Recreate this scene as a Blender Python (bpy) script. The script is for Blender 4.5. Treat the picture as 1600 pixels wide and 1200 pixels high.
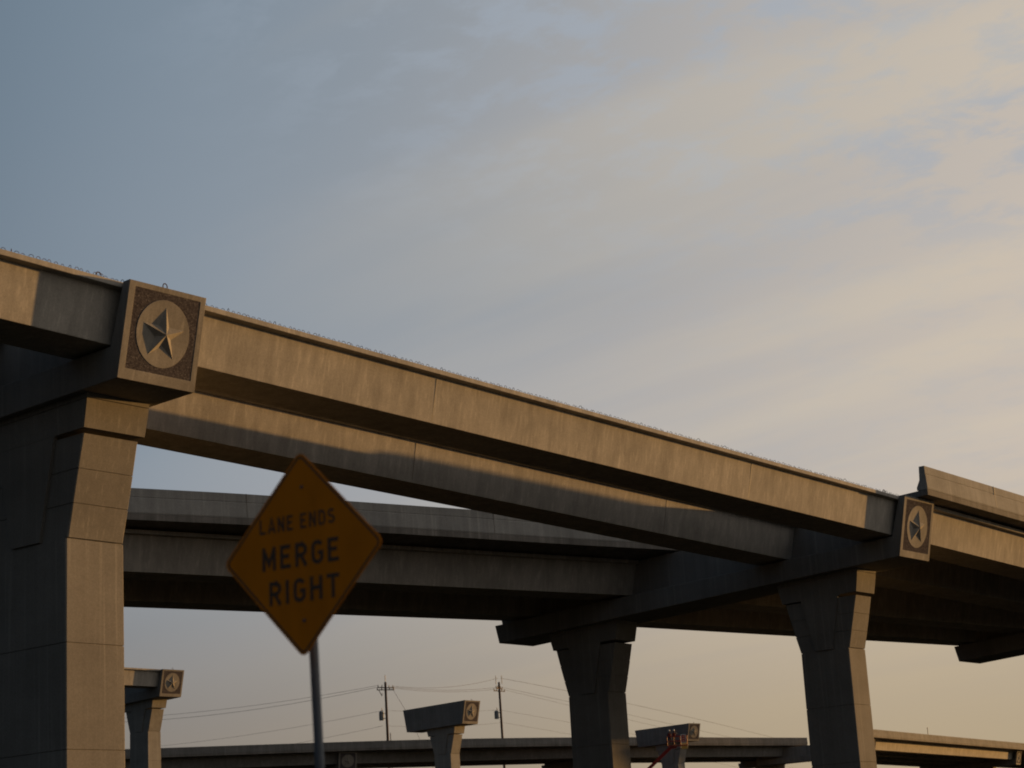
import bpy, bmesh, math, random
from mathutils import Vector, Matrix
random.seed(7)
sc = bpy.context.scene
for o in list(bpy.data.objects): bpy.data.objects.remove(o)
COL = sc.collection

# ------------------------------------------------------------------ camera
FPX = 3069.87                       # focal length in pixels of a 1600 px wide frame
RIGHT = Vector((0.63338908, -0.77170234, -0.05739144))
UP = Vector((-0.15585316, -0.19986111, 0.96734964))
FWD = Vector((0.7579763, 0.60376406, 0.24686209))
cd = bpy.data.cameras.new("camera"); cam = bpy.data.objects.new("camera", cd); COL.objects.link(cam)
m = Matrix.Identity(4)
for i in range(3): m[i][0], m[i][1], m[i][2] = RIGHT[i], UP[i], -FWD[i]
cam.matrix_world = m
cd.sensor_width = 36; cd.lens = FPX / 1600 * 36; cd.clip_start = .1; cd.clip_end = 9000
cd.dof.use_dof = True; cd.dof.focus_distance = 62; cd.dof.aperture_fstop = 2.4
sc.camera = cam
GZ = -2.0                            # ground level (camera is in a vehicle, at z = 0)

# ------------------------------------------------------------------ sky + sun
SUN = Vector((.974, -.226, .065)).normalized()
sun_el = math.asin(SUN.z); sun_az = math.atan2(SUN.x, SUN.y)      # clockwise from +Y
w = bpy.data.worlds.new("World"); sc.world = w; w.use_nodes = True
nt = w.node_tree; N = nt.nodes; L = nt.links; N.clear()
def wn(t, **k):
    n = N.new(t)
    for a, b in k.items(): setattr(n, a, b)
    return n
out = wn('ShaderNodeOutputWorld'); bg = wn('ShaderNodeBackground'); L.new(bg.outputs[0], out.inputs[0])
bg.inputs[1].default_value = .1
sky = wn('ShaderNodeTexSky', sky_type='NISHITA', sun_disc=False, sun_elevation=max(sun_el, .05), sun_rotation=sun_az,
         air_density=1.0, dust_density=1.5, ozone_density=2.0, altitude=100)
geo = wn('ShaderNodeTexCoord')
def dot(vec):
    n = wn('ShaderNodeVectorMath', operation='DOT_PRODUCT'); n.inputs[1].default_value = vec; L.new(geo.outputs['Generated'], n.inputs[0]); return n.outputs['Value']
def mth(op, a, b=None, c=None, clamp=False):
    n = wn('ShaderNodeMath', operation=op, use_clamp=clamp)
    for i, v in enumerate((a, b, c)):
        if v is None: continue
        if isinstance(v, (int, float)): n.inputs[i].default_value = v
        else: L.new(v, n.inputs[i])
    return n.outputs[0]
def ramp01(v, lo, hi):
    n = wn('ShaderNodeMapRange', interpolation_type='SMOOTHSTEP'); L.new(v, n.inputs[0])
    n.inputs[1].default_value = lo; n.inputs[2].default_value = hi; return n.outputs[0]
def mixc(f, a, b):
    n = wn('ShaderNodeMix', data_type='RGBA'); 
    if isinstance(f, (int, float)): n.inputs[0].default_value = f
    else: L.new(f, n.inputs[0])
    for i, v in ((6, a), (7, b)):
        if isinstance(v, tuple): n.inputs[i].default_value = (*v, 1)
        else: L.new(v, n.inputs[i])
    return n.outputs[2]
zc = dot((0, 0, 1))                                # height in the sky
uc = dot((.633, -.774, 0))                         # towards the sun side of the sky
# layer of thin cloud seen in perspective: direction / height
sep = wn('ShaderNodeSeparateXYZ'); L.new(geo.outputs['Generated'], sep.inputs[0])
den = mth('ADD', mth('MAXIMUM', sep.outputs[2], 0.0), .12)
cmb = wn('ShaderNodeCombineXYZ'); L.new(mth('DIVIDE', sep.outputs[0], den), cmb.inputs[0]); L.new(mth('DIVIDE', sep.outputs[1], den), cmb.inputs[1])
def cloudnoise(scale, sx, sy, rot, detail, rough, dist=0.0, off=(0, 0, 0)):
    mp = wn('ShaderNodeMapping'); L.new(cmb.outputs[0], mp.inputs[0]); mp.inputs['Scale'].default_value = (sx, sy, 1)
    mp.inputs['Rotation'].default_value = (0, 0, math.radians(rot)); mp.inputs['Location'].default_value = off
    n = wn('ShaderNodeTexNoise'); n.inputs['Scale'].default_value = scale; n.inputs['Detail'].default_value = detail
    n.inputs['Roughness'].default_value = rough; n.inputs['Distortion'].default_value = dist
    L.new(mp.outputs[0], n.inputs['Vector']); return n.outputs[0]
big = cloudnoise(.75, 1.3, .40, 8, 3, .5, .15, (3, 1, 0))
fine = cloudnoise(12.5, 1.0, .72, 16, 6, .62, .2, (1.6, 5.3, 0))
soft = cloudnoise(2.3, 1.5, .30, 12, 4, .5, .2, (9, 2, 0))
sund = dot(tuple(SUN))
# thin veil of cloud, denser towards the sun side and lower down; the sky away from the sun is darker
veil = mth('ADD', mth('MULTIPLY', uc, 1.75), mth('MULTIPLY', mth('SUBTRACT', .31, zc), 1.25))
veil = mth('ADD', veil, mth('MULTIPLY', mth('SUBTRACT', big, .5), .6))
veilm = ramp01(veil, -.62, .62)
blue = mixc(.06, (1.95, 2.60, 3.30), sky.outputs[0])
warm = mixc(ramp01(uc, -.2, .3), (4.25, 4.15, 4.2), (5.75, 5.05, 4.35))
base = mixc(veilm, blue, warm)
gaps = mth('MULTIPLY', ramp01(fine, .56, .36), ramp01(mth('ADD', uc, mth('MULTIPLY', zc, .9)), .16, .52))
gaps = mth('MULTIPLY', gaps, mth('ADD', mth('MULTIPLY', ramp01(zc, .27, .36), .75), .25))
base = mixc(mth('MULTIPLY', gaps, .62), base, (3.5, 4.1, 4.9))
streaks = mth('MULTIPLY', ramp01(soft, .40, .64), ramp01(uc, -.22, .2))
base = mixc(mth('MULTIPLY', streaks, .24), base, (7.2, 6.0, 4.2))
low = mixc(ramp01(uc, -.22, .22), (2.45, 2.10, 1.72), (4.5, 3.55, 2.30))
base = mixc(ramp01(zc, .215, .03), base, low)
dim = mixc(ramp01(sund, .10, .50), (.25, .275, .30), (1.0, 1.0, 1.0))
mu = wn('ShaderNodeMix', data_type='RGBA', blend_type='MULTIPLY'); mu.inputs[0].default_value = 1
L.new(base, mu.inputs[6]); L.new(dim, mu.inputs[7]); base = mu.outputs[2]
L.new(base, bg.inputs[0])

sl = bpy.data.lights.new("sun", 'SUN'); sl.energy = 5.0; sl.angle = math.radians(.5); sl.color = (1, .535, .16)
so = bpy.data.objects.new("sun", sl); COL.objects.link(so); so.rotation_euler = SUN.to_track_quat('Z', 'Y').to_euler(); so.location = (60, -40, 60)
sc.view_settings.view_transform = 'Standard'; sc.view_settings.look = 'None'; sc.view_settings.exposure = 0; sc.view_settings.gamma = 1
sc.render.engine = 'CYCLES'; sc.cycles.filter_width = 1.9

# ------------------------------------------------------------------ helpers
def tag(o, label=None, cat=None, group=None, kind=None):
    if label: o['label'] = label
    if cat: o['category'] = cat
    if group: o['group'] = group
    if kind: o['kind'] = kind
    return o
def empty(name, loc, rz=0.0):
    o = bpy.data.objects.new(name, None); o.location = loc; o.rotation_euler = (0, 0, rz); COL.objects.link(o); o.empty_display_size = .3
    return o
class MB:
    """collects verts / faces in WORLD or parent-local coordinates, builds one mesh"""
    def __init__(s): s.v = []; s.f = []
    def add(s, vs, fs):
        k = len(s.v); s.v += [Vector(v) for v in vs]; s.f += [tuple(i + k for i in f) for f in fs]; return s
    def box(s, x0, x1, y0, y1, z0, z1, fn=None):
        vs = [(x, y, z) for z in (z0, z1) for y in (y0, y1) for x in (x0, x1)]
        if fn: vs = [fn(*v) for v in vs]
        return s.add(vs, [(0, 2, 3, 1), (4, 5, 7, 6), (0, 1, 5, 4), (2, 6, 7, 3), (0, 4, 6, 2), (1, 3, 7, 5)])
    def prism(s, poly3a, poly3b):
        n = len(poly3a)
        return s.add(list(poly3a) + list(poly3b), [tuple(range(n))[::-1], tuple(range(n, 2 * n))] + [(i, (i + 1) % n, n + (i + 1) % n, n + i) for i in range(n)])
    def loft(s, rings, cap=True):
        n = len(rings[0]); vs = [v for r in rings for v in r]; fs = []
        for k in range(len(rings) - 1):
            for i in range(n): fs.append((k * n + i, k * n + (i + 1) % n, (k + 1) * n + (i + 1) % n, (k + 1) * n + i))
        if cap: fs += [tuple(range(n))[::-1], tuple(range((len(rings) - 1) * n, len(rings) * n))]
        return s.add(vs, fs)
    def tube(s, pts, r, n=8, r2=None):
        pts = [Vector(p) for p in pts]; rings = []; ref = Vector((0, 0, 1))
        for i, p in enumerate(pts):
            d = (pts[min(i + 1, len(pts) - 1)] - pts[max(i - 1, 0)]).normalized()
            a = d.cross(ref); 
            if a.length < .05: a = d.cross(Vector((0, 1, 0)))
            a.normalize(); b = d.cross(a).normalized()
            rr = r if r2 is None else r + (r2 - r) * i / (len(pts) - 1)
            rings.append([p + (a * math.cos(t) + b * math.sin(t)) * rr for t in [2 * math.pi * k / n for k in range(n)]])
        return s.loft(rings)
    def build(s, name, mat, parent=None, bevel=0.0, smooth=False, local=False):
        me = bpy.data.meshes.new(name)
        vs = s.v
        if parent is not None and not local:
            inv = WM(parent).inverted(); vs = [inv @ v for v in vs]
        me.from_pydata([tuple(v) for v in vs], [], s.f); me.materials.append(mat)
        bm = bmesh.new(); bm.from_mesh(me)
        big_ = [f for f in bm.faces if len(f.verts) > 4]
        if big_: bmesh.ops.triangulate(bm, faces=big_)
        bmesh.ops.recalc_face_normals(bm, faces=bm.faces); bm.to_mesh(me); bm.free()
        if smooth:
            for p in me.polygons: p.use_smooth = True
        o = bpy.data.objects.new(name, me); COL.objects.link(o)
        if parent is not None: o.parent = parent
        if bevel:
            b = o.modifiers.new('bevel', 'BEVEL'); b.width = bevel; b.segments = 2; b.limit_method = 'ANGLE'; b.angle_limit = math.radians(30)
        return o
def WM(o):
    mt = Matrix.Translation(o.location) @ o.rotation_euler.to_matrix().to_4x4()
    return WM(o.parent) @ mt if o.parent else mt
def ray(px, py): return RIGHT * ((px - 800) / FPX) + UP * ((600 - py) / FPX) + FWD     # photo pixel -> direction
def at(px, py, d): return ray(px, py) * d                                             # point d metres ahead

# ------------------------------------------------------------------ materials
def mat(name): 
    m_ = bpy.data.materials.new(name); m_.use_nodes = True; return m_, m_.node_tree.nodes, m_.node_tree.links, m_.node_tree.nodes['Principled BSDF']
def noise(Nn, Ll, vec, sc_, scale=(1, 1, 1), detail=5, rough=.55):
    mp = Nn.new('ShaderNodeMapping'); mp.inputs['Scale'].default_value = scale; Ll.new(vec, mp.inputs[0])
    n = Nn.new('ShaderNodeTexNoise'); n.inputs['Scale'].default_value = sc_; n.inputs['Detail'].default_value = detail; n.inputs['Roughness'].default_value = rough
    Ll.new(mp.outputs[0], n.inputs['Vector']); return n.outputs[0]
def ramp(Nn, Ll, v, stops):
    r = Nn.new('ShaderNodeValToRGB'); Ll.new(v, r.inputs[0]); e = r.color_ramp.elements
    while len(e) < len(stops): e.new(.5)
    for k, (p, c) in enumerate(stops): e[k].position = p; e[k].color = (*c, 1) if len(c) == 3 else c
    return r.outputs[0]
def mult(Nn, Ll, a, b, f=1.0, mode='MULTIPLY'):
    n = Nn.new('ShaderNodeMix'); n.data_type = 'RGBA'; n.blend_type = mode; n.inputs[0].default_value = f
    for i, v in ((6, a), (7, b)):
        if isinstance(v, tuple): n.inputs[i].default_value = (*v, 1)
        else: Ll.new(v, n.inputs[i])
    return n.outputs[2]
def concrete(name, c, streak=.35, blot=.25, bump=.25, lift=0):
    m_, Nn, Ll, p = mat(name); g = Nn.new('ShaderNodeNewGeometry'); pos = g.outputs['Position']
    s1 = noise(Nn, Ll, pos, 1.0, (2.6, 2.6, .09), 3, .5)             # rain streaks, drawn out vertically
    s2 = noise(Nn, Ll, pos, 1.0, (11, 11, .22), 3, .5)
    s3 = noise(Nn, Ll, pos, .45, (1, 1, 1.6), 6, .6)                 # broad blotches
    s4 = noise(Nn, Ll, pos, 26, (1, 1, 1), 4, .7)                    # grain
    d = lambda v, k, lo=.35, hi=.65: ramp(Nn, Ll, v, [(lo, (1 - k,) * 3), (hi, (1 + k * .35,) * 3)])
    col = mult(Nn, Ll, c, d(s1, streak)); col = mult(Nn, Ll, col, d(s2, streak * .55)); col = mult(Nn, Ll, col, d(s3, blot)); col = mult(Nn, Ll, col, d(s4, .16))
    pale = ramp(Nn, Ll, s2, [(.58, (0, 0, 0)), (.72, (.075, .07, .06))])
    col = mult(Nn, Ll, col, pale, 1.0, 'ADD')
    Ll.new(col, p.inputs['Base Color']); p.inputs['Roughness'].default_value = .95; p.inputs['Specular IOR Level'].default_value = .12
    b = Nn.new('ShaderNodeBump'); b.inputs['Strength'].default_value = bump; b.inputs['Distance'].default_value = .012
    s5 = noise(Nn, Ll, pos, 6, (1, 1, .6), 6, .65); Ll.new(s5, b.inputs['Height']); Ll.new(b.outputs[0], p.inputs['Normal'])
    return m_
def plain(name, c, rough=.6, metal=0, vary=.15, scale=4):
    m_, Nn, Ll, p = mat(name); g = Nn.new('ShaderNodeNewGeometry')
    n = noise(Nn, Ll, g.outputs['Position'], scale, (1, 1, .5), 5, .6)
    Ll.new(mult(Nn, Ll, c, ramp(Nn, Ll, n, [(.35, (1 - vary,) * 3), (.65, (1 + vary * .4,) * 3)])), p.inputs['Base Color'])
    p.inputs['Roughness'].default_value = rough; p.inputs['Metallic'].default_value = metal; return m_
M = {}
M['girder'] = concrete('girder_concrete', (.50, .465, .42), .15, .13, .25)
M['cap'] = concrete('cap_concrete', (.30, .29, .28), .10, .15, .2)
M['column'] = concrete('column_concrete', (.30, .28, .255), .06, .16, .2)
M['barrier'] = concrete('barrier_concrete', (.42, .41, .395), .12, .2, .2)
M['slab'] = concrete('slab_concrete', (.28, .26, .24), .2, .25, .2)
M['frame'] = concrete('medallion_concrete', (.34, .315, .285), .12, .2, .2)
M['far'] = concrete('far_concrete', (.38, .36, .33), .10, .16, .1)
M['over'] = concrete('overpass_concrete', (.27, .26, .25), .12, .16, .1)  # darker even tone for the overpass barriers and girders
M['seam'] = plain('seam_dark', (.20, .175, .15))
M['rebar'] = plain('rebar_rust', (.10, .05, .03), .8, .3, .4, 20)
M['pad'] = plain('bearing_rubber', (.03, .03, .03), .8)
# exposed aggregate
def aggregate():
    m_, Nn, Ll, p = mat('exposed_aggregate'); g = Nn.new('ShaderNodeNewGeometry')
    v = Nn.new('ShaderNodeTexVoronoi'); v.inputs['Scale'].default_value = 32; Ll.new(g.outputs['Position'], v.inputs['Vector'])
    col = ramp(Nn, Ll, v.outputs['Color'], [(.0, (.048, .042, .046)), (.45, (.088, .078, .084)), (.8, (.125, .112, .116)), (1, (.22, .20, .20))])
    Ll.new(col, p.inputs['Base Color']); p.inputs['Roughness'].default_value = 1; p.inputs['Specular IOR Level'].default_value = 0
    b = Nn.new('ShaderNodeBump'); b.inputs['Strength'].default_value = .12; b.inputs['Distance'].default_value = .01; b.invert = True
    Ll.new(v.outputs['Distance'], b.inputs['Height']); Ll.new(b.outputs[0], p.inputs['Normal']); return m_
M['agg'] = aggregate()
M['wood'] = plain('creosoted_wood', (.075, .045, .035), .85, 0, .3, 6)
M['steel'] = plain('galvanised_steel', (.15, .17, .20), .75, 0, .2, 9)
M['grey'] = plain('transformer_grey', (.25, .27, .29), .5)
M['wire'] = plain('wire_aluminium', (.10, .095, .09), .6, .3)
M['glass'] = plain('porcelain', (.22, .18, .16), .3)
M['sign'] = plain('sign_yellow', (.92, .27, .002), .7, 0, .16, 2.5)
M['sign'].node_tree.nodes['Principled BSDF'].inputs['Specular IOR Level'].default_value = .2
M['black'] = plain('sign_black', (.12, .075, .05), .7, 0, .1)
M['signback'] = plain('sign_aluminium', (.35, .35, .35), .45, .6)
M['red'] = plain('boom_red', (.32, .018, .012), .45, 0, .2, 8)
M['red_plate'] = plain('plate_red', (.55, .04, .02), .5)  # stronger red for the field of the warning plate
M['white'] = plain('paint_white', (.7, .68, .64), .5)
M['yellow'] = plain('panel_yellow', (.75, .42, .08), .5)
M['tyre'] = plain('tyre_rubber', (.02, .02, .02), .85)
M['cloth'] = plain('work_cloth', (.05, .045, .06), .9)
M['vest'] = plain('orange_vest', (.20, .035, .02), .9)
M['skin'] = plain('skin', (.30, .16, .11), .6)

# ------------------------------------------------------------------ setting
def groundmat():
    m_, Nn, Ll, p = mat('dry_grass_and_dirt'); g = Nn.new('ShaderNodeNewGeometry')
    a = noise(Nn, Ll, g.outputs['Position'], .15, (1, 1, 1), 8, .65); b = noise(Nn, Ll, g.outputs['Position'], 3, (1, 1, 1), 6, .7)
    c1 = ramp(Nn, Ll, a, [(.35, (.020, .023, .015)), (.52, (.030, .029, .021)), (.68, (.045, .040, .033))])
    Ll.new(mult(Nn, Ll, c1, ramp(Nn, Ll, b, [(.3, (.6,) * 3), (.7, (1.15,) * 3)])), p.inputs['Base Color']); p.inputs['Roughness'].default_value = 1; p.inputs['Specular IOR Level'].default_value = 0
    return m_
tag(MB().add([(-3500, -3500, GZ), (3500, -3500, GZ), (3500, 3500, GZ), (-3500, 3500, GZ)], [(0, 1, 2, 3)]).build('ground', groundmat()), kind='structure')
M['asphalt'] = plain('asphalt', (.045, .044, .044), 1, 0, .25, 12); M['asphalt'].node_tree.nodes['Principled BSDF'].inputs['Specular IOR Level'].default_value = .05
tag(MB().add([(-400, -6, GZ + .006), (600, -6, GZ + .006), (600, 5.6, GZ + .006), (-400, 5.6, GZ + .006)], [(0, 1, 2, 3)]).build('road', M['asphalt']), kind='structure')
pm = MB()
for yy in (-5.6, 5.2): pm.add([(-400, yy, GZ + .011), (600, yy, GZ + .011), (600, yy + .12, GZ + .011), (-400, yy + .12, GZ + .011)], [(0, 1, 2, 3)])
for k in range(-20, 50): pm.add([(k * 12, -.2, GZ + .011), (k * 12 + 3, -.2, GZ + .011), (k * 12 + 3, -.08, GZ + .011), (k * 12, -.08, GZ + .011)], [(0, 1, 2, 3)])
tag(pm.build('lane_markings', M['white']), kind='structure')

# ------------------------------------------------------------------ bents (cap on columns, star medallion on the near end)
BW, BH, BS = 2.18, 2.09, .458
def star_mesh(R, r, h, n=5):
    vs = [(0, 0, h)]
    for k in range(2 * n):
        a = math.pi / 2 + k * math.pi / n; q = R if k % 2 == 0 else r
        vs.append((q * math.cos(a), q * math.sin(a), 0))
    return vs, [(0, 1 + k, 1 + (k + 1) % (2 * n)) for k in range(2 * n)] + [tuple(range(1, 2 * n + 1))[::-1]]
def bent(P, yaw, c, length, cols, label, group, cat='bridge pier', recess=.5, mcol='column', hoops=True, star=True, ledge=.74, far_full=False, cx=None):
    """local frame: x along the road, y along the cap away from the star end, z world height"""
    w_, h_, s_ = BW, BH, BS
    root = empty('bridge_bent', (P[0], P[1], GZ), yaw)
    zb = P[2] - GZ
    F = lambda x, y, z: (x, y, zb + z + c * y)                       # cap coordinates, cross slope c
    cap = MB()
    # cap body: ledge (full width) and stem (narrower); far end raked like the near end
    def pr(x0, x1, prof): cap.prism([F(x0, y, z) for y, z in prof], [F(x1, y, z) for y, z in prof])
    if recess > .1:
        e = .3 * ledge / h_ * 1.5
        pr(0, w_, [(.20, 0), (.20, ledge), (length + .23 * ledge, ledge), (length, 0)])
        pr(recess, w_ - recess, [(.20, ledge - .01), (-.17, h_ - .003), (length + .45, h_ - .003), (length + .23 * ledge, ledge - .01)])
    else:
        pr(.003, w_ - .003, [(.10, .002), (-.25, h_ - .003), (length + s_ * .8, h_ - .003), (length, .002)])
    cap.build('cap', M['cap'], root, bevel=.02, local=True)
    # end block with the medallion
    blk = MB(); f0 = .045
    if recess > .1: prof = [(f0, 0), (-s_ + f0, h_), (-s_ + .235, h_), (.215, ledge), (.215, 0)]
    else: prof = [(f0, 0), (-s_ + f0, h_), (-s_ + .3, h_), (.2, 0)]
    blk.prism([F(0, y, z) for y, z in prof], [F(w_, y, z) for y, z in prof]); b = blk.build('end_block', M['cap'], root, bevel=.015, local=True)
    vlen = math.hypot(s_, h_)
    def S(u, v, n=0.0):      # face coordinates: u across, v up the raked face, n outwards (0 = frame front)
        y = -s_ * v / vlen - n * h_ / vlen; z = h_ * v / vlen - n * s_ / vlen
        return (u, y, zb + z)
    fr = MB(); l_, r_, bo, to = .175, .155, .24, .12
    o4 = [(0, 0), (w_, 0), (w_, vlen), (0, vlen)]; i4 = [(l_, bo), (w_ - r_, bo), (w_ - r_, vlen - to), (l_, vlen - to)]
    vs = [S(u, v, 0) for u, v in o4] + [S(u, v, 0) for u, v in i4] + [S(u, v, -.043) for u, v in o4] + [S(u, v, -.043) for u, v in i4]
    fs = []
    for i in range(4):
        j = (i + 1) % 4; fs += [(i, j, 4 + j, 4 + i), (4 + i, 4 + j, 12 + j, 12 + i), (8 + i, 8 + j, j, i), (8 + j, 8 + i, 12 + i, 12 + j)]
    fr.add(vs, fs); fr.build('frame', M['frame'], b, local=False) if False else None
    fr.build('frame', M['frame'], root, bevel=.008, local=True)
    pa = MB(); pa.prism([S(u, v, -.042) for u, v in i4], [S(u, v, -.007) for u, v in i4]); pa.build('aggregate_panel', M['agg'], root, local=True)
    cu, cv = w_ / 2, (bo + vlen - to) / 2
    R = .745; K = 48
    di = MB(); di.prism([S(cu + R * math.cos(2 * math.pi * k / K), cv + R * math.sin(2 * math.pi * k / K), -.009) for k in range(K)],
                        [S(cu + R * math.cos(2 * math.pi * k / K), cv + R * math.sin(2 * math.pi * k / K), .001) for k in range(K)])
    di.build('roundel', M['frame'], root, bevel=.004, local=True)
    sv, sf = star_mesh(.62, .24, .125); st = MB(); st.add([S(cu + x, cv + y - .02, z - .001) for x, y, z in sv], sf); st.build('star', M['frame'], root, local=True)
    if hoops:
        hp = MB(); y0 = -s_ + .13
        hp.tube([F(w_ * .5 + .06 * math.cos(a), y0, h_ - .03 + .0 + (.10 + .07 * math.sin(a) if 0 <= a <= math.pi else 0)) for a in [math.pi * k / 10 for k in range(11)]], .012, 6)
        hp.tube([F(w_ * .5 + .06, y0, h_ - .03), F(w_ * .5 + .06, y0, h_ + .075)], .012, 6); hp.tube([F(w_ * .5 - .06, y0, h_ - .03), F(w_ * .5 - .06, y0, h_ + .075)], .012, 6)
        hp.build('lifting_loop', M['rebar'], root, local=True)
    for cdef in cols:
        yc, hs, hf, hc, zcb, zft, zfb, xa, xb, step = cdef           # centre, half widths (shaft, flare top, capital), heights: capital bottom, flare top, flare bottom
        Z = lambda z: z - GZ
        def rect(x0, x1, hw, z, ch=.03):
            return [(x0 + ch, yc - hw, Z(z)), (x1 - ch, yc - hw, Z(z)), (x1, yc - hw + ch, Z(z)), (x1, yc + hw - ch, Z(z)), (x1 - ch, yc + hw, Z(z)), (x0 + ch, yc + hw, Z(z)), (x0, yc + hw - ch, Z(z)), (x0, yc - hw + ch, Z(z))]
        cm = MB(); rings = []
        gz = lambda z, hw, x0, x1: [rect(x0, x1, hw, z - .02, .02), rect(x0 + .022, x1 - .022, hw - .022, z - .018, .02), rect(x0 + .022, x1 - .022, hw - .022, z - .002, .02), rect(x0, x1, hw, z, .02)]
        rings.append(rect(xa, xb, hs, GZ - .3))
        z = zfb - step; lows = []
        while z > GZ + .5: lows.append(z); z -= step
        for z in reversed(lows): rings += gz(z, hs, xa, xb)
        rings += [rect(xa, xb, hs, zfb - .025), rect(xa + .03, xb - .03, hs - .03, zfb - .022), rect(xa + .03, xb - .03, hs - .03, zfb)]
        x0, x1 = xa + .03, xb - .03
        rings += [rect(x0, x1, hs + .02, zfb + .003)]
        for k in (1, 2):
            t = k / 3; zz = zfb + (zft - zfb) * t; hw = hs + .02 + (hf - hs - .02) * t; rings += gz(zz, hw, x0, x1)
        rings += [rect(x0, x1, hf, zft)]
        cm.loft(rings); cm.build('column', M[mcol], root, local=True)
        # capital, flaring with the shaft, plus a thin seat under the cap
        ca = MB(); xo = .05; ztop0 = P[2] + c * (yc - hc) + .02; ztop1 = P[2] + c * (yc + hc) + .02
        def crect(hw, z, ex, sl=0): return [(xa - ex, yc - hw, Z(z + (-sl))), (xb + ex, yc - hw, Z(z - sl)), (xb + ex, yc + hw, Z(z + sl)), (xa - ex, yc + hw, Z(z + sl))]
        zm = (ztop0 + ztop1) / 2; sl = (ztop1 - ztop0) / 2
        ca.loft([crect(hc - .12, zcb, xo, sl * .5), crect(hc, zcb + .9 * (zm - .16 - zcb), xo + .02, sl), crect(hc + .01, zm - .15, xo + .02, sl), crect(hc - .01, zm - .147, xo, sl), crect(hc - .01, zm - .13, xo, sl), crect(hc + .02, zm - .127, xo + .02, sl), crect(hc + .03, zm - .005, xo + .02, sl)])
        ca.build('capital', M[mcol], root, local=True)
        for xs, xe in ((xa - .045, xa + .05), (xb - .05, xb + .045)):
            ht, hb = hc * .46, hs * .36
            q = lambda x: [(x, yc - hb, Z(zfb + .004)), (x, yc + hb, Z(zfb + .004)), (x, yc + ht, Z(zft + .05)), (x, yc + ht + .12, Z(zcb + .02)), (x, yc - ht - .12, Z(zcb + .02)), (x, yc - ht, Z(zft + .05))]
            pn = MB(); pn.prism(q(xs), q(xe))                        # raised tapering panel between the corner posts
            pn.build('flare_panel', M[mcol], root, local=True)
    tag(root, label, cat, group)
    return root

P1 = (26.42, 31.79, 10.97); P2 = (61.43, 32.137, 10.335); P3 = (86.75, 32.35, 9.80)
C1, C2, C3 = -.024, -.047, -.065
G_BENT = 'bridge bents with a star medallion on the cap end'
bent(P1, 0, C1, 7.4, [(3.45, 1.37, 1.93, 2.18, 10.16, 10.09, 7.87, .28, 1.88, 2.27)],
     'nearest and largest concrete bridge bent at the left edge, star medallion on its cap', G_BENT)
bent(P2, 0, C2, 18.25, [(3.61, .98, 1.46, 1.66, 9.38, 9.31, 7.5, .47, 1.67, 2.0), (14.3, .97, 1.46, 1.66, 8.96, 8.9, 7.06, .47, 1.67, 2.0)],
     'long two column bridge bent right of centre, star medallion below the end of the barrier', G_BENT)
bent(P3, 0, C3, 10.5, [(3.3, .98, 1.46, 1.66, 8.85, 8.78, 6.9, .47, 1.67, 2.0)],
     'dark raked cap end under the deck at the right edge of the photo', G_BENT, hoops=False)

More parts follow.
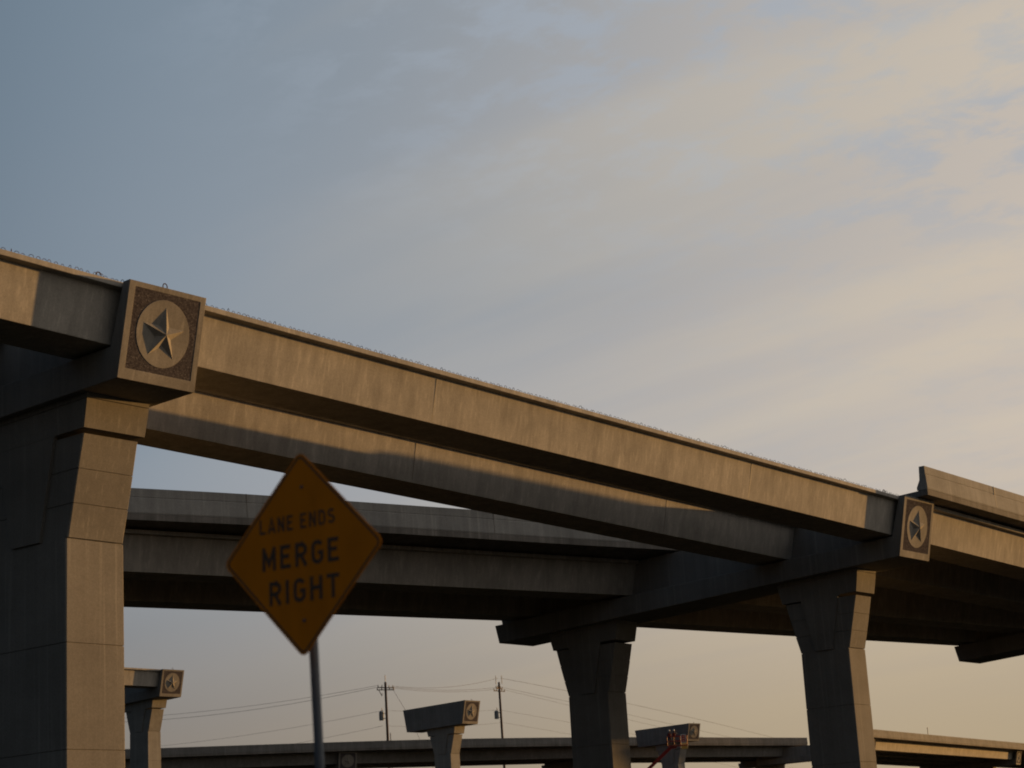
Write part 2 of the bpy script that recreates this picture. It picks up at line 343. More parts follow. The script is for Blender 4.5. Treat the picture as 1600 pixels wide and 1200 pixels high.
# ------------------------------------------------------------------ girders
D, WB, RB, LP = 1.312, 1.43, .448, .19
TW = 2 * RB + WB
UPROF = [(0, 0), (0, -.125), (LP, -.145), (RB, -D), (RB + WB, -D), (TW - LP, -.145), (TW, -.125), (TW, 0), (TW - .38, 0), (TW - .40, -.09), (TW - RB - .05, -D + .22), (RB + .05, -D + .22), (.40, -.09), (.38, 0)]
def girder(A, B, label, group, loops=0, loop_step=.165, seams=(), gap=0, root=None, mt='girder', scale=1.0, local_y=None):
    """A, B: top of the front lip at the two ends"""
    A = Vector(A); B = Vector(B); d = (B - A); n = Vector((-d.y, d.x, 0)).normalized()
    if n.y < 0: n = -n
    root = empty('bridge_girder', A)
    f = lambda p: [p + n * a * scale + Vector((0, 0, b * scale)) for a, b in UPROF]
    g = MB(); g.prism(f(A), f(B)); g.build('beam', M[mt], root, bevel=.012 if loops else 0)
    u = d.normalized()
    for s_ in seams:                                                  # cold joint down the web
        q = MB(); c0 = A + d * s_
        q.prism([c0 + n * (LP - .004) + Vector((0, 0, -.17)), c0 + n * (RB - .004) + Vector((0, 0, -D + .02)), c0 + n * (RB + .01) + Vector((0, 0, -D + .02)), c0 + n * (LP + .01) + Vector((0, 0, -.17))],
                [c0 + u * .022 + n * (LP - .004) + Vector((0, 0, -.17)), c0 + u * .022 + n * (RB - .004) + Vector((0, 0, -D + .02)), c0 + u * .022 + n * (RB + .01) + Vector((0, 0, -D + .02)), c0 + u * .022 + n * (LP + .01) + Vector((0, 0, -.17))])
        q.build('web_joint', M['seam'], root)
    if loops:
        cnt = int(d.length / loop_step); rest = MB(); made = 0; proto = None
        near_first = sorted(range(1, cnt), key=lambda k: (A + u * (k * loop_step)).length)
        keep = set(near_first[:100])
        hm = MB(); r = .006
        pts = [Vector((-.05, 0, -.02))] + [Vector((-.05 * math.cos(math.pi * k / 6), 0, .035 + .045 * math.sin(math.pi * k / 6))) for k in range(7)] + [Vector((.05, 0, -.02))]
        hm.tube([(p.x, p.y, p.z) for p in pts], r, 5)
        rr = random.Random(int(A.x * 10))
        for k in range(1, cnt):
            p = A + u * (k * loop_step + rr.uniform(-.03, .03)) + n * (.09 + rr.uniform(-.02, .03)); sz = rr.uniform(.85, 1.1) * (1.25 if k % 9 == 0 else 1); ya = rr.uniform(-.3, .3) + (1.3 if k % 9 == 0 else 0)
            if k in keep:
                if proto is None:
                    o = hm.build('rebar_loop', M['rebar'], None); proto = o
                    o.parent = root
                else:
                    o = proto.copy(); COL.objects.link(o); o.parent = root
                o.location = p - A; o.rotation_euler = (0, 0, ya); o.scale = (sz, 1, sz)
            else:
                mm = Matrix.Translation(p) @ Matrix.Rotation(ya, 4, 'Z') @ Matrix.Diagonal((sz, 1, sz, 1))
                rest.add([mm @ v for v in hm.v], hm.f)
        if rest.v: tag(rest.build('rebar_loops', M['rebar'], root), kind='stuff')
    tag(root, label, 'bridge girder', group)
    return root
def lift_loop(root, p, r=.07):
    q = MB(); p = Vector(p)
    q.tube([p + Vector((-r, 0, -.05))] + [p + Vector((-r * math.cos(math.pi * k / 8), 0, .07 + r * math.sin(math.pi * k / 8))) for k in range(9)] + [p + Vector((r, 0, -.05))], .013, 6)
    q.build('lifting_loop', M['rebar'], root)
L1 = Vector((P1[0], P1[1] - .164, P1[2] + 2.10)); L2 = Vector((P2[0], P2[1] - .198, P2[2] + 2.105))
UB = (L2 - L1) / (L2.x - L1.x)
def on1(x, dy=0, c=-.03): return L1 + UB * (x - L1.x) + Vector((0, dy, c * dy))
GB = 'open topped concrete girders of the near bridge'
def cs(x): return C1 + (C2 - C1) * (x - P1[0]) / (P2[0] - P1[0])
def lip(x, dy): return L1 + UB * (x - L1.x) + Vector((0, dy, cs(x) * dy))
xa_, xb_ = P1[0] + BW - .5, P2[0] + .5
g1 = girder(lip(xa_ + .04, 0), lip(xb_ - .04, 0), 'long sunlit front girder with rebar loops, spanning between the two star medallions', GB, loops=1, seams=(.262, .71))
lift_loop(g1, lip(P2[0] - .75, 0) + Vector((0, .15, 0))); 
girder(lip(xa_ + .04, 4.72), lip(xb_ - .04, 4.37), 'second girder below and behind the long front one, half in shadow', GB, seams=(.39, .76))
g1l = girder(lip(P1[0] - 34, 0), lip(P1[0] + .46, 0), 'short girder end at the left edge of the photo, left of the large medallion', GB, loops=1, loop_step=.165)
lift_loop(g1l, lip(P1[0] - .5, 0) + Vector((0, .15, 0)))
girder(lip(P1[0] - 34, 4.72), lip(P1[0] + .46, 4.72), 'dark girder at the left edge, behind the one beside the large medallion', GB)

# ------------------------------------------------------------------ decks: sweep a profile (a = away from viewer, b = up) along a path
def sweep(mb, prof, path):
    path = [Vector(p) for p in path]; rings = []
    for i, p in enumerate(path):
        d = (path[min(i + 1, len(path) - 1)] - path[max(i - 1, 0)]); n = Vector((-d.y, d.x, 0)).normalized()
        rings.append([p + n * a + Vector((0, 0, b)) for a, b in prof])
    mb.loft(rings); return mb
def smooth_path(pts, k=6):
    pts = [Vector(p) for p in pts]; o = []
    for i in range(len(pts) - 1):
        p0 = pts[max(i - 1, 0)]; p1 = pts[i]; p2 = pts[i + 1]; p3 = pts[min(i + 2, len(pts) - 1)]
        for j in range(k):
            t = j / k; o.append(.5 * ((2 * p1) + (p2 - p0) * t + (2 * p0 - 5 * p1 + 4 * p2 - p3) * t * t + (3 * p1 - p0 - 3 * p2 + p3) * t ** 3))
    o.append(pts[-1]); return o
TS = .21
BAR = [(.00, TS + .002), (-.015, TS + .05), (.012, TS + .52), (.030, TS + .535), (.035, TS + .555), (.022, TS + .565), (.03, TS + .84), (.24, TS + .84), (.27, TS + .36), (.40, TS + .10), (.40, TS + .002)]
def deck(path, width, slope, name, label, group, back=True, mt='barrier', joints=0, wpath=None):
    root = empty(name, Vector(path[0]))
    s_ = MB(); path = [Vector(p) for p in path]
    if wpath is None: sweep(s_, [(0, 0), (0, TS), (width, TS + slope * width), (width, slope * width)], path)
    else:
        rings = []
        for p, q in zip(path, wpath): q = Vector(q); rings.append([p, p + Vector((0, 0, TS)), q + Vector((0, 0, TS)), q])
        s_.loft(rings)
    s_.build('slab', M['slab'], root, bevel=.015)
    b_ = MB(); sweep(b_, BAR, path); b = b_.build('barrier', M[mt], root)
    if joints:
        acc = 0; 
        for i in range(1, len(path)):
            acc += (path[i] - path[i - 1]).length
            if acc > joints:
                acc = 0; p = path[i]; d = (path[i] - path[i - 1]).normalized(); n = Vector((-d.y, d.x, 0)).normalized(); q = MB()
                q.prism([p + n * a + Vector((0, 0, z)) for a, z in ((-.022, TS + .03), (.008, TS + .52), (.012, TS + .845), (.06, TS + .845), (.06, TS + .03))],
                        [p + d * .02 + n * a + Vector((0, 0, z)) for a, z in ((-.022, TS + .03), (.008, TS + .52), (.012, TS + .845), (.06, TS + .845), (.06, TS + .03))])
                q.build('barrier_joint', M['seam'], root)
    if back:
        k_ = MB()
        if wpath is None: sweep(k_, [(width - a, z + slope * width) for a, z in BAR], path)
        else:
            sweep(k_, [(-a, z) for a, z in BAR], wpath)
        k_.build('barrier', M[mt], root)
    tag(root, label, 'bridge deck', group); return root
GD = 'decks of the near bridge with concrete barriers'
# main deck, right of the second bent
x0 = P2[0] + BW / 2 - .08
f = [(x, 31.30 + .01 * (x - 62), 12.50 - .0165 * (x - 62)) for x in (x0, 68, 74, 80, 86, 92, 100, 112, 125, 140)]
bky = lambda x: max(51.3 - .262 * (x - 62), 42.5)
bk = [(x, bky(x), 12.50 - .0165 * (x - 62) - .047 * (bky(x) - 31.3)) for x in (x0, 68, 74, 80, 86, 92, 100, 112, 125, 140)]
deck(f, 0, 0, 'bridge_deck', 'sunlit weathered deck barrier running off to the right from the second star medallion', GD, wpath=bk, joints=5.5)
# ramp deck, coming in from the left behind the girders
rp = smooth_path([(17, 57.6, 12.1), (30, 52.4, 12.08), (40.6, 48.4, 12.05), (44.5, 47.0, 12.05), (49.2, 45.6, 12.05), (53, 44.5, 12.05), (57.2, 43.35, 12.05), (62.3, 41.75, 12.05)], 4)
rb = [(p.x, 51.3 - .262 * (p.x - 62), 12.03 - .047 * (51.3 - .262 * (p.x - 62) - p.y)) for p in rp]
deck(rp, 0, 0, 'bridge_deck', 'curved grey shaded ramp deck crossing behind the traffic sign', GD, wpath=rb, joints=9)
# ramp girders (left of bent 2)
dr = Vector((-.967, .258, 0))
def rg(y_front_bottom, zbot, lab, L=36):
    a = Vector((P2[0] + .45, y_front_bottom - RB, zbot + D)); girder(a + dr * L, a, lab, 'girders under the curved ramp deck')
rg(44.0, 10.60, 'front girder under the shaded ramp deck, right behind the traffic sign')
rg(48.65, 10.385, 'rear girder under the shaded ramp deck, its soffit against the sky')
# girders of the main span right of bent 2
xs0, xs1 = P2[0] + BW - .46, P3[0] + .46
def mg(y0, z0, y1, z1, lab, ext=True): girder((xs0, y0 - RB, z0 + D), (xs1, y1 - RB, z1 + D), lab, 'girders under the right hand deck')
mg(P2[1] + .25, 11.105, P3[1] + .25, 10.56, 'sunlit outer girder under the right hand deck, beside the small star medallion')
mg(P2[1] + 4.5, 10.91, 35.9, 10.36, 'first dark inner girder under the right hand deck')
mg(43.6, 10.60, 38.9, 10.18, 'second dark inner girder under the right hand deck')
mg(48.2, 10.38, 41.95, 9.98, 'farthest girder under the right hand deck, its soffit against the pale sky')
P4 = (113.5, 32.6, 9.35)  # unseen bent, added so its column blocks the sun from the middle column
for q, (y0, z0) in enumerate(((P3[1] + .25, 10.54), (35.9, 10.34), (38.9, 10.16))):
    girder((P3[0] + BW - .46, y0 - RB, z0 + D), (P4[0] + .46, y0 - RB + .2, z0 + D - .45), ['outer', 'middle', 'inner'][q] + ' girder beyond the raked cap at the right edge, outside the photo', 'girders beyond the third bent')
bent(P4, 0, C3, 10, [(2.5, 1.3, 1.8, 2.0, 8.5, 8.43, 6.6, .47, 1.67, 2.0)], 'unseen bent added beyond the right edge to keep the sun off the middle column', G_BENT, hoops=False)

# ------------------------------------------------------------------ distant bents still under construction
FB = 'distant star bents standing without a deck'
def colf(P, yc, hs, zdrop=.75, step=2.3, h2=1.75): return (yc, hs, hs + .5, hs + .72, P[2] - zdrop, P[2] - zdrop - .06, P[2] - zdrop - h2, .45, 1.75, step)
PA = (103.8, 120.07, 16.04); PB = (138.42, 118.42, 14.60); PC = (200.1, 135.6, 15.66)
bent(PA, -.03, -.035, 9, [colf(PA, 3.2, 1.15)], 'distant bent with star cap and one girder, beside the large left column', FB, recess=.5, mcol='far')
bent(PB, .0, -.024, 6.9, [colf(PB, 3.0, 1.0)], 'distant hammerhead bent standing alone, between the two utility poles', FB, recess=0, mcol='far')
bent(PC, -.09, -.008, 7.9, [colf(PC, 3.4, 1.3)], 'distant hammerhead bent with a red boom lift working in front of it', FB, recess=0, mcol='far')
def loc(P, yaw, x, y, z): return Vector((P[0] + x * math.cos(yaw) - y * math.sin(yaw), P[1] + x * math.sin(yaw) + y * math.cos(yaw), P[2] + z))
girder(loc(PA, -.03, -33, -.17, 2.2), loc(PA, -.03, .45, -.17, 2.1), 'distant girder ending at the star cap beside the large left column', 'distant girders')
lift = MB(); lift.tube([loc(PA, -.03, -1.0, 0, 2.05), loc(PA, -.03, -1.0, 0, 2.6)], .06, 6)

# ------------------------------------------------------------------ distant overpass along the bottom of the picture
def overpass(front, zb, width, bents_at, lab, glab, grp, yaws, skipstar=()):
    path = smooth_path([(x, y, zb) for x, y in front], 5)
    deck(path, width, -.01, 'overpass_deck', lab, 'decks of the distant overpass', joints=30, mt='over')
    for k, (i0, i1) in enumerate(zip(bents_at[:-1], bents_at[1:])):
        a = Vector((*i0, zb - .04)); b = Vector((*i1, zb - .04)); d = (b - a).normalized(); n = Vector((-d.y, d.x, 0))
        for q, off in enumerate((.9, 4.9, 8.6)):
            girder(a + d * .7 + n * off, b - d * .7 + n * off, glab[k] if q == 0 else glab[k] + (', middle' if q == 1 else ', rearmost'), grp, mt='over')
OZ = 17.2 - 1.05
ofr = [(118, 192.5), (148.9, 171.9), (170.7, 158.4), (186.2, 151.6), (206.1, 146.2), (225, 142.8), (236.3, 140.5)]
ob = [(129, 184.8), (167.2, 160.45), (198.5, 148.0), (234.6, 140.8)]
GOB = 'bents of the distant overpass'
overpass(ofr, OZ, 11, ob, 'long shaded overpass deck along the bottom of the photo', ['overpass girder low behind the sign post, left of the faint star block', 'overpass girder below the lone hammerhead bent', 'overpass girder low behind the boom lift'], 'girders of the distant overpass', None)
for k, (x, y) in enumerate(ob):
    j0 = ob[max(k - 1, 0)]; j1 = ob[min(k + 1, 3)]; yaw = math.atan2(j1[1] - j0[1], j1[0] - j0[0])
    dd = Vector((math.cos(yaw), math.sin(yaw))); nn = Vector((-dd.y, dd.x))
    q = Vector((x, y)) - dd * 1.09 + nn * .95
    P = (q.x, q.y, OZ - .1 - BH)
    bent(P, yaw, -.01, 9.6, [(4.8, 1.3, 1.9, 2.1, P[2] - .8, P[2] - .86, P[2] - 2.6, .4, 1.8, 2.3)],
         ['overpass bent hidden behind the large left column', 'faint shaded star block under the overpass, right of the sign post', 'overpass bent behind the middle column', 'overpass bent just left of the right hand lit column'][k], GOB, hoops=False, mcol='far')
rfr = [(233.5, 128.8), (240, 129.7), (254.4, 131.7), (296.9, 137.2), (330, 141.5)]
rbn = [(235.2, 129.0), (297.5, 137.3)]
rfront = [(x, y, OZ) for x, y in rfr]
deck(rfront, 0, 0, 'overpass_deck', 'sunlit distant ramp deck at the bottom right corner', 'decks of the distant overpass', wpath=[(x + 44, y + 26, OZ - .3) for x, y, z in rfront], mt='over')
a = Vector((*rbn[0], OZ - .04)); b = Vector((*rbn[1], OZ - .04)); d = (b - a).normalized(); n = Vector((-d.y, d.x, 0))
for q, off in enumerate((1.5, 6.0, 10.5, 15)):
    sh = d * (off * 1.75)
    girder(a + d * .8 + n * off + sh, b - d * .8 + n * off + sh, ['sunlit girder under the distant ramp right of the lit column', 'second girder under the distant ramp right of the lit column', 'third girder under the distant ramp right of the lit column', 'rearmost girder under the distant ramp right of the lit column'][q], 'girders of the distant ramp', mt='girder')
for k, (x, y) in enumerate(rbn):
    yaw = .128; dd = Vector((math.cos(yaw), math.sin(yaw))); nn = Vector((-dd.y, dd.x)); q = Vector((x, y)) - dd * 1.09 + nn * 1.35
    P = (q.x, q.y, OZ - .1 - BH)
    bent(P, yaw, -.01, 16, [(6, 1.3, 1.9, 2.1, P[2] - .8, P[2] - .86, P[2] - 2.6, .4, 1.8, 2.3)],
         ['distant ramp bent behind the right hand lit column', 'distant ramp bent at the bottom right corner'][k], GOB, hoops=False, mcol='far')
tag(MB().tube([Vector((258.0, 133.5, OZ + 1.0)), Vector((258.0, 133.5, OZ + 2.3))], .05, 6).build('marker_post', M['wire']), 'thin dark post standing on the barrier of the distant sunlit ramp', 'post')

# ------------------------------------------------------------------ utility poles and wires
def pole(base, top, label, lean=None, spread=1.35, arm_dir=None, kind=0):
    b = Vector(base); t = Vector(top); root = empty('utility_pole', b)
    MB().tube([b, b * .5 + t * .5, t], .24, 12, .165).build('trunk', M['wood'], root, smooth=True)
    h = RIGHT.copy(); h.z = 0; h.normalize(); hd = Vector((h.x, h.y, 0)); fd = Vector((-h.y, h.x, 0))
    ax = (hd * .75 + fd * .65).normalized() if kind == 0 else (hd * .35 + fd * .93).normalized()
    for dz in ((-.75, -1.05) if kind == 0 else (-.95, -1.35)):
        c = t + Vector((0, 0, dz)); a2 = ax if dz == (-.75 if kind == 0 else -.95) else (ax * .8 + hd * .3).normalized()
        q = MB(); s2 = a2 * spread; up = Vector((0, 0, .06)); sd = a2.cross(Vector((0, 0, 1))) * .05
        q.prism([c - s2 - up - sd, c - s2 + up - sd, c - s2 + up + sd, c - s2 - up + sd], [c + s2 - up - sd, c + s2 + up - sd, c + s2 + up + sd, c + s2 - up + sd])
        arm = q.build('crossarm', M['wood'], root)
        for k in (-.95, -.45, .45, .95):
            i_ = MB(); p = c + s2 * k + Vector((0, 0, .06)); i_.tube([p, p + Vector((0, 0, .1)), p + Vector((0, 0, .22)), p + Vector((0, 0, .3))], .07, 8, .05); i_.build('insulator', M['glass'], arm)
    for k in ((0,) if kind == 0 else (-.5, .5)):
        i_ = MB(); p = t + hd * k * .9 + Vector((0, 0, -.3)); i_.tube([p, p + Vector((0, 0, 1.3))], .045, 8); i_.build('insulator', M['glass'], root)
    # transformer can with lid, bushing and bracket
    tr = t + Vector((0, 0, -4.6 if kind == 0 else -4.9)) - hd * (.72 if kind == 0 else .62)
    T_ = MB(); T_.tube([tr + Vector((0, 0, -.62)), tr + Vector((0, 0, -.6)), tr + Vector((0, 0, .5))], .33, 14); tro = T_.build('transformer', M['grey'], root)
    MB().tube([tr + Vector((0, 0, .505)), tr + Vector((0, 0, .57)), tr + Vector((0, 0, .66))], .36, 14, .15).build('lid', M['grey'], tro)
    MB().tube([tr + hd * .1 + Vector((0, 0, .6)), tr + hd * .1 + Vector((0, 0, 1.1))], .07, 8, .04).build('bushing', M['glass'], tro)
    for dz in (-.4, .3): MB().tube([tr + Vector((0, 0, dz)) + hd * .3, tr + Vector((0, 0, dz)) + hd * .62], .05, 6).build('bracket', M['steel'], tro)
    if kind == 0:      # conduit riser with a cut-out near the trunk
        MB().tube([t + hd * .42 + Vector((0, 0, -7)), t + hd * .5 + Vector((0, 0, -40 if False else -14)), t + hd * .5 + Vector((0, 0, -24))], .06, 8).build('conduit', M['steel'], root)
        MB().tube([t - ax * spread * .9 + Vector((0, 0, -1.1)), t - ax * spread * .5 + Vector((0, 0, -1.9)), t - hd * .5 + Vector((0, 0, -1.5))], .05, 6).build('cutout', M['glass'], root)
    tag(root, label, 'utility pole', 'utility poles behind the overpass')
    return root
D1 = 273.9; D2 = 300.6; D3 = 400.0; D0 = 330.0
def pt_at(px, py, d): return at(px, py, d)
t1 = pt_at(602, 1066, D1); t2 = pt_at(779.5, 1066, D2)
pole((t1.x + .1, t1.y, GZ), t1, 'left hand wooden utility pole with a grey transformer, behind the overpass')
pole((t2.x + .25, t2.y - .15, GZ), t2, 'right hand wooden utility pole with two short top pins, behind the lone hammerhead bent', kind=1)
def wire(a, b, sag, lab, r=.028):
    r *= .72
    a = Vector(a); b = Vector(b); pts = [a.lerp(b, k / 24) - Vector((0, 0, sag * 4 * (k / 24) * (1 - k / 24))) for k in range(25)]
    o = MB().tube(pts, r, 5).build('power_line', M['wire']); tag(o, lab, 'power line', 'power lines strung on the utility poles')
W = wire
# towards the left, past the sign post
W(pt_at(588, 1074, D1), pt_at(60, 1129, D0), 1.6, 'topmost power line running left from the left hand pole past the sign post', .035)
W(pt_at(590, 1071, D1), pt_at(60, 1126, D0), 1.2, 'power line just above the topmost pair left of the left hand pole', .03)
W(pt_at(599, 1110, D1), pt_at(60, 1178, D0), 1.2, 'middle faint line running left from the left hand pole', .024)
W(pt_at(599, 1134, D1), pt_at(60, 1214, D0), 1.0, 'lowest line running left from the left hand pole down to the overpass', .024)
# between the poles
W(pt_at(613, 1072, D1), pt_at(778, 1059.5, D2), .75, 'highest line between the two utility poles')
W(pt_at(610, 1073, D1), pt_at(778, 1074, D2), .45, 'second line from the top between the two poles')
W(pt_at(608, 1074, D1), pt_at(780, 1076, D2), .55, 'third line from the top between the two poles')
W(pt_at(605, 1110, D1), pt_at(781, 1109, D2), .25, 'faint fourth line between the two poles', .022)
W(pt_at(605, 1134, D1), pt_at(784, 1129, D2), .35, 'lowest line between the two poles, passing behind the hammerhead', .022)
# towards the right
W(pt_at(782, 1059.5, D2), pt_at(1330, 1186, D3), 4.4 - 8.4 + 3.2, 'highest line running right from the right hand pole', .034)
W(pt_at(784, 1074, D2), pt_at(1330, 1196, D3), -.2, 'second line running right from the right hand pole', .03)
W(pt_at(785, 1077, D2), pt_at(1330, 1206, D3), .1, 'third line running right from the right hand pole', .026)
W(pt_at(784, 1110, D2), pt_at(1330, 1222, D3), -.6, 'fourth faint line running right from the right hand pole', .022)
W(pt_at(786, 1129, D2), pt_at(1330, 1240, D3), -.6, 'lowest line running right from the right hand pole', .022)
tag(MB().tube([pt_at(612, 1074, D1), pt_at(636, 1114, D1 - 3), pt_at(668, 1180, D1 - 9), pt_at(690, 1230, D1 - 14)], .022, 5).build('guy_wire', M['wire']), 'thin slanting guy wire down from the left hand pole', 'guy wire')

# ------------------------------------------------------------------ traffic sign
SC = Vector((8.6355, 8.6349, 2.0819)); yaw, pit, rol = -1.4886, .0063, .0187
SM = Matrix.Rotation(yaw, 4, 'Z') @ Matrix.Rotation(pit, 4, 'X') @ Matrix.Rotation(rol, 4, 'Y')
su = SM.to_3x3() @ Vector((1, 0, 0)); sw = SM.to_3x3() @ Vector((0, 0, 1)); sn = SM.to_3x3() @ Vector((0, -1, 0))      # right, up, towards the driver
_bh = SC - sn * .035; _dd = _bh.dot(FWD); _pb = at(496, 1200, _dd + .02); SB = _bh + (_pb - _bh) * ((GZ - _bh.z) / (_pb.z - _bh.z))
sroot = empty('traffic_sign', SB)
print('sign base', SB)
def diamond(side, rad, n=7):
    h = side / 2; pts = []
    for k in range(4):
        a0 = k * math.pi / 2; cx_, cy_ = [(h - rad, h - rad), (-h + rad, h - rad), (-h + rad, -h + rad), (h - rad, -h + rad)][k]
        for j in range(n): a = a0 + j * math.pi / 2 / (n - 1); pts.append((cx_ + rad * math.cos(a), cy_ + rad * math.sin(a)))
    c45 = math.sqrt(.5); return [((x - y) * c45, (x + y) * c45) for x, y in pts]
def SP(x, y, n): return SC + su * x + sw * y + sn * n
pl = MB(); dp = diamond(.925, .05); pl.prism([SP(x, y, -.003) for x, y in dp], [SP(x, y, 0) for x, y in dp]); plate = pl.build('sign_plate', M['sign'], sroot)
bd = MB(); o_ = diamond(.897, .042); i_ = diamond(.872, .030); nn_ = len(o_)
vs = [SP(x, y, .0012) for x, y in o_] + [SP(x, y, .0012) for x, y in i_]
bd.add(vs, [(k, (k + 1) % nn_, nn_ + (k + 1) % nn_, nn_ + k) for k in range(nn_)]); bd.build('border', M['black'], plate)
def arc(cx_, cy_, rx, ry, a0, a1, n=9): return [(cx_ + rx * math.cos(math.radians(a0 + (a1 - a0) * k / n)), cy_ + ry * math.sin(math.radians(a0 + (a1 - a0) * k / n))) for k in range(n + 1)]
t_ = .085                                                             # half stroke, letter box is 0.62 wide and 1 high
GL = {'L': [[(.09, 1), (.09, t_), (.56, t_)]], 'I': [[(.09, 0), (.09, 1)]], 'T': [[(0, 1 - t_), (.60, 1 - t_)], [(.30, 1 - t_), (.30, 0)]],
      'E': [[(.54, 1 - t_), (.09, 1 - t_), (.09, t_), (.55, t_)], [(.09, .52), (.47, .52)]], 'H': [[(.09, 0), (.09, 1)], [(.53, 0), (.53, 1)], [(.09, .52), (.53, .52)]],
      'N': [[(.09, 0), (.09, 1)], [(.09, .93), (.53, .07)], [(.53, 0), (.53, 1)]], 'M': [[(.09, 0), (.09, 1)], [(.09, .93), (.36, .28), (.63, .93)], [(.63, 0), (.63, 1)]],
      'A': [[(.05, 0), (.33, .95), (.61, 0)], [(.14, .27), (.52, .27)]],
      'D': [[(.09, t_)] + [(.09, 1 - t_), (.28, 1 - t_)] + arc(.28, .70, .25, .215, 90, 0) + arc(.28, .30, .25, .215, 0, -90) + [(.09, t_)]],
      'R': [[(.09, 0), (.09, 1 - t_), (.32, 1 - t_)] + arc(.32, .695, .21, .22, 90, -90) + [(.09, .475)], [(.30, .475), (.55, 0)]],
      'G': [arc(.31, .70, .22, .215, 25, 180) + arc(.31, .30, .22, .215, 180, 360) + [(.53, .47), (.33, .47)]],
      'S': [arc(.30, .72, .21, .195, 20, 180, 8) + arc(.30, .70, .21, .17, 180, 262, 4) + arc(.31, .31, .22, .20, 75, -160, 10)]}
GWID = {'I': .18, 'M': .72, 'A': .66, 'T': .60, 'L': .58, 'E': .58}
def text(body, cx_, cy_, width, height, half=.085):
    """highway style capitals drawn as strokes"""
    x = 0; gl = []
    for ch in body:
        if ch == ' ': x += .42; continue
        gl.append((ch, x)); x += GWID.get(ch, .62) + .20
    tot = x - .20; q = MB(); sx = width / tot; lay = 0
    for ch, x0 in gl:
        q = MB()
        for st_ in GL[ch]:
            pts = [Vector((cx_ + ((x0 + px) / tot - .5) * width, cy_ + (py - .5) * height)) for px, py in st_]; hw = half * height
            lf, rt = [], []
            for i, p in enumerate(pts):
                d0 = (p - pts[i - 1]).normalized() if i else None; d1 = (pts[i + 1] - p).normalized() if i < len(pts) - 1 else None
                d0 = d0 or d1; d1 = d1 or d0; n0 = Vector((-d0.y, d0.x)); n1 = Vector((-d1.y, d1.x)); mm = (n0 + n1); mm.normalize(); mm /= max(mm.dot(n0), .45)
                lf.append(p + mm * hw); rt.append(p - mm * hw)
            lay = (lay + 1) % 4; z = .0014 + lay * .0002
            vs_ = [SP(v.x, v.y, z) for v in lf] + [SP(v.x, v.y, z) for v in rt]; n_ = len(pts)
            q.add(vs_, [(i, i + 1, n_ + i + 1, n_ + i) for i in range(n_ - 1)])
        q.build('letter', M['black'], plate)
text('LANE ENDS', -.035, .205, .62, .098, .075)
text('MERGE', -.012, -.005, .63, .150)
text('RIGHT', .012, -.228, .57, .150)
pq = MB(); top_ = SP(.012, .45, -.035); 
pq.tube([SB, SB * .5 + top_ * .5, top_], .030, 16); pq.build('post', M['steel'], sroot, smooth=True)
for v_ in (-.42, .42):
    MB().tube([SP(.012, v_, -.002), SP(.012, v_, .006)], .011, 10).build('bolt', M['steel'], plate)
    MB().box(-.09, .09, -.012, .012, -.02, .02, lambda x, y, z: SP(x, v_ + z, y - .018)).build('bracket', M['steel'], sroot)
tag(sroot, 'yellow diamond road sign reading LANE ENDS MERGE RIGHT on a thin steel post', 'road sign')

# unseen wall added out of frame on the right: keeps the low sun off the sign
wl = empty('sun_block_wall', (120, -20, GZ))
MB().box(119.6, 120.4, -46, 5, GZ, 11.4).build('wall', M['slab'], wl); MB().box(119.4, 120.6, -46.2, 5.2, 11.4, 11.8).build('coping', M['barrier'], wl)
for k in range(9): MB().box(119.3, 119.6, -45 + k * 6, -44.3 + k * 6, GZ, 11.4).build('pilaster', M['slab'], wl)
tag(wl, 'tall concrete wall added out of view on the right to shade the road sign', 'added shade wall')

# ------------------------------------------------------------------ boom lift with two workers at the far bent
LD = 231.0
bk0 = at(1043, 1166, LD); bk1 = at(1074, 1163, LD)
lroot = empty('boom_lift', at(826, 1290, LD).xy.to_3d() + Vector((0, 0, GZ)))
bd_ = (bk1 - bk0); bd_.z = 0; bl = bd_.length; bu = bd_.normalized(); bn = Vector((-bu.y, bu.x, 0))
if bn.dot(FWD) < 0: bn = -bn
bo_ = Vector((bk0.x, bk0.y, bk0.z))
def BP(x, y, z): return bo_ + bu * x + bn * y + Vector((0, 0, z))
bs = MB(); bs.box(0, bl, -.45, .45, -.06, .04, BP)
for x in (0, bl / 3, 2 * bl / 3, bl):
    for y in (-.42, .42): bs.tube([BP(x, y, 0), BP(x, y, 1.1)], .035, 6)
for z in (.55, 1.1):
    for y in (-.42, .42): bs.tube([BP(0, y, z), BP(bl, y, z)], .035, 6)
    for x in (0, bl): bs.tube([BP(x, -.42, z), BP(x, .42, z)], .035, 6)
bs.build('basket', M['red'], lroot)
cp = MB(); cp.box(bl - .75, bl - .15, -.52, -.45, .25, 1.25, BP); cpo = cp.build('warning_plate', M['white'], lroot)
MB().box(bl - .66, bl - .24, -.535, -.522, .36, 1.15, BP).build('red_field', M['red_plate'], cpo)
for zz in (.5, .75, 1.0): MB().box(bl - .56, bl - .34, -.545, -.537, zz - .035, zz + .035, BP).build('mark', M['white'], cpo)
MB().box(bl - .7, bl - .05, -.56, -.44, -.45, -.10, BP).build('control_box', M['yellow'], lroot)
knee = at(985, 1238, LD); base = Vector((lroot.location.x, lroot.location.y, GZ + 2.1))
bm_ = MB()
def beam(a, b, w0, w1):
    a = Vector(a); b = Vector(b); d = (b - a).normalized(); s = d.cross(bn).normalized()
    bm_.prism([a + s * w0 + bn * w0, a + s * w0 - bn * w0, a - s * w0 - bn * w0, a - s * w0 + bn * w0], [b + s * w1 + bn * w1, b + s * w1 - bn * w1, b - s * w1 - bn * w1, b - s * w1 + bn * w1])
tip = BP(.25, -.1, -.25); mid = base.lerp(tip, .5)
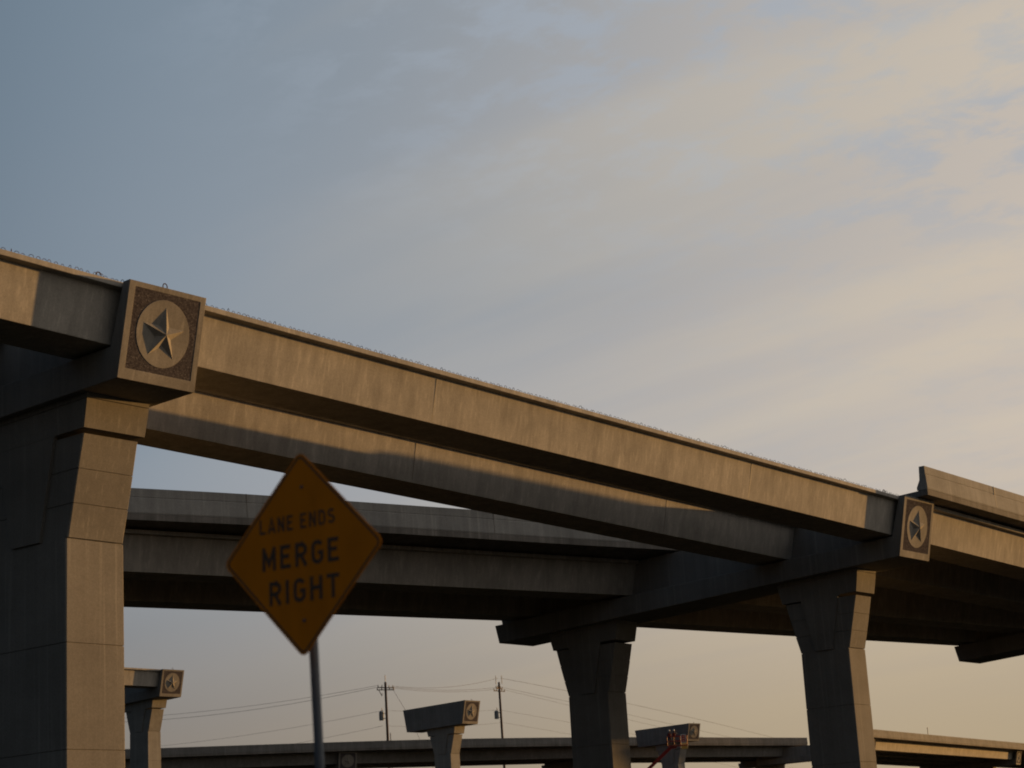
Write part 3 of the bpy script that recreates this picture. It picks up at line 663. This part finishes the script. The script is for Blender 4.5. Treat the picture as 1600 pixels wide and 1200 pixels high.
beam(base, mid, .36, .34); beam(base.lerp(tip, .48), base.lerp(tip, .8), .27, .26); beam(base.lerp(tip, .78), tip, .2, .19)
beam(tip, BP(bl * .45, -.1, -.15), .12, .12)
bm_.build('boom', M['red'], lroot)
cb = Vector((lroot.location.x, lroot.location.y, GZ)); CB = lambda x, y, z: cb + bu * x + bn * y + Vector((0, 0, z))
MB().box(-1.9, 1.9, -.9, .9, .5, 1.0, CB).build('chassis', M['red'], lroot, bevel=.05)
MB().box(-1.6, 1.2, -.8, .8, 1.05, 2.2, CB).build('turret', M['red'], lroot, bevel=.08)
for x in (-1.3, 1.3):
    for y in (-1.0, 1.0): MB().tube([CB(x, y - .2, .5), CB(x, y + .2, .5)], .5, 18).build('wheel', M['tyre'], lroot)
tag(lroot, 'red boom lift raised to the far hammerhead bent with two workers in its basket', 'boom lift')

def person(foot, face, label, arm=0, hat='white', col='cloth'):
    """one continuous skinned body; face = horizontal facing direction"""
    foot = Vector(foot); f_ = Vector((face[0], face[1], 0)).normalized(); s_ = Vector((f_.y, -f_.x, 0))
    P = lambda x, y, z: s_ * x + f_ * y + Vector((0, 0, z))
    J = {'pelvis': (0, 0, .95, .145, .11), 'waist': (0, .0, 1.12, .14, .10), 'chest': (0, .02, 1.32, .165, .12), 'neck': (0, .02, 1.49, .055, .055), 'head0': (0, .03, 1.57, .075, .085), 'head1': (0, .035, 1.68, .085, .10), 'crown': (0, .03, 1.75, .06, .07)}
    E = [('pelvis', 'waist'), ('waist', 'chest'), ('chest', 'neck'), ('neck', 'head0'), ('head0', 'head1'), ('head1', 'crown')]
    for sg, nm in ((-1, 'l'), (1, 'r')):
        J['hip' + nm] = (sg * .09, 0, .88, .095, .095); J['knee' + nm] = (sg * .11, .03, .50, .065, .065); J['ank' + nm] = (sg * .12, -.01, .09, .045, .045); J['toe' + nm] = (sg * .13, .15, .04, .04, .03)
        J['sho' + nm] = (sg * .19, .01, 1.42, .065, .065)
        if (arm == 1 and sg == 1) or arm == 2: J['elb' + nm] = (sg * .26, .22, 1.32, .045, .045); J['wri' + nm] = (sg * .20, .42, 1.48, .03, .03); J['han' + nm] = (sg * .18, .50, 1.53, .035, .02)
        else: J['elb' + nm] = (sg * .27, .02, 1.14, .045, .045); J['wri' + nm] = (sg * .22, .22, 1.06, .03, .03); J['han' + nm] = (sg * .19, .29, 1.06, .035, .02)
        E += [('pelvis', 'hip' + nm), ('hip' + nm, 'knee' + nm), ('knee' + nm, 'ank' + nm), ('ank' + nm, 'toe' + nm), ('chest', 'sho' + nm), ('sho' + nm, 'elb' + nm), ('elb' + nm, 'wri' + nm), ('wri' + nm, 'han' + nm)]
    ks = list(J); me = bpy.data.meshes.new('person'); me.from_pydata([tuple(P(*J[k][:3])) for k in ks], [(ks.index(a), ks.index(b)) for a, b in E], [])
    o = bpy.data.objects.new('person', me); COL.objects.link(o); o.location = foot
    md = o.modifiers.new('skin', 'SKIN'); sv_ = me.skin_vertices[0].data
    for i, k in enumerate(ks): sv_[i].radius = J[k][3:5]; sv_[i].use_root = (k == 'pelvis')
    o.modifiers.new('sub', 'SUBSURF').levels = 1; o.modifiers['sub'].render_levels = 1; me.materials.append(M[col])
    h = MB(); K = 12
    rings = [[P(.125 * r * math.cos(2 * math.pi * k / K), .03 + .15 * r * math.sin(2 * math.pi * k / K), z) + foot for k in range(K)] for r, z in ((1.15, 1.72), (1.0, 1.73), (.95, 1.79), (.7, 1.85), (.25, 1.875))]
    h.loft(rings); h.build('hard_hat', M[hat], o, smooth=True)
    v = MB(); rings = [[P(a * math.cos(2 * math.pi * k / K), .01 + b_ * math.sin(2 * math.pi * k / K), z) + foot for k in range(K)] for a, b_, z in ((.17, .135, .98), (.175, .135, 1.15), (.205, .15, 1.32), (.19, .13, 1.43), (.09, .08, 1.475))]
    v.loft(rings); v.build('safety_vest', M['vest'], o, smooth=True)
    hf = MB(); rings = [[P(.078 * r * math.cos(2 * math.pi * k / K), .05 + .095 * r * math.sin(2 * math.pi * k / K), z) + foot for k in range(K)] for r, z in ((.6, 1.545), (.9, 1.59), (1.02, 1.65), (1.04, 1.71))]
    hf.loft(rings); hf.build('face', M['skin'], o, smooth=True)
    tag(o, label, 'person', 'workers in the basket of the boom lift'); return o
person(BP(-.02 + .35, .1, .045), FWD.xy, 'left worker with a white hard hat, in the boom lift basket', 1)
person(BP(.85, -.12, .045), (FWD.x + .5, FWD.y - .3), 'right worker with a pale hard hat, nearer the star, in the boom lift basket', 2)
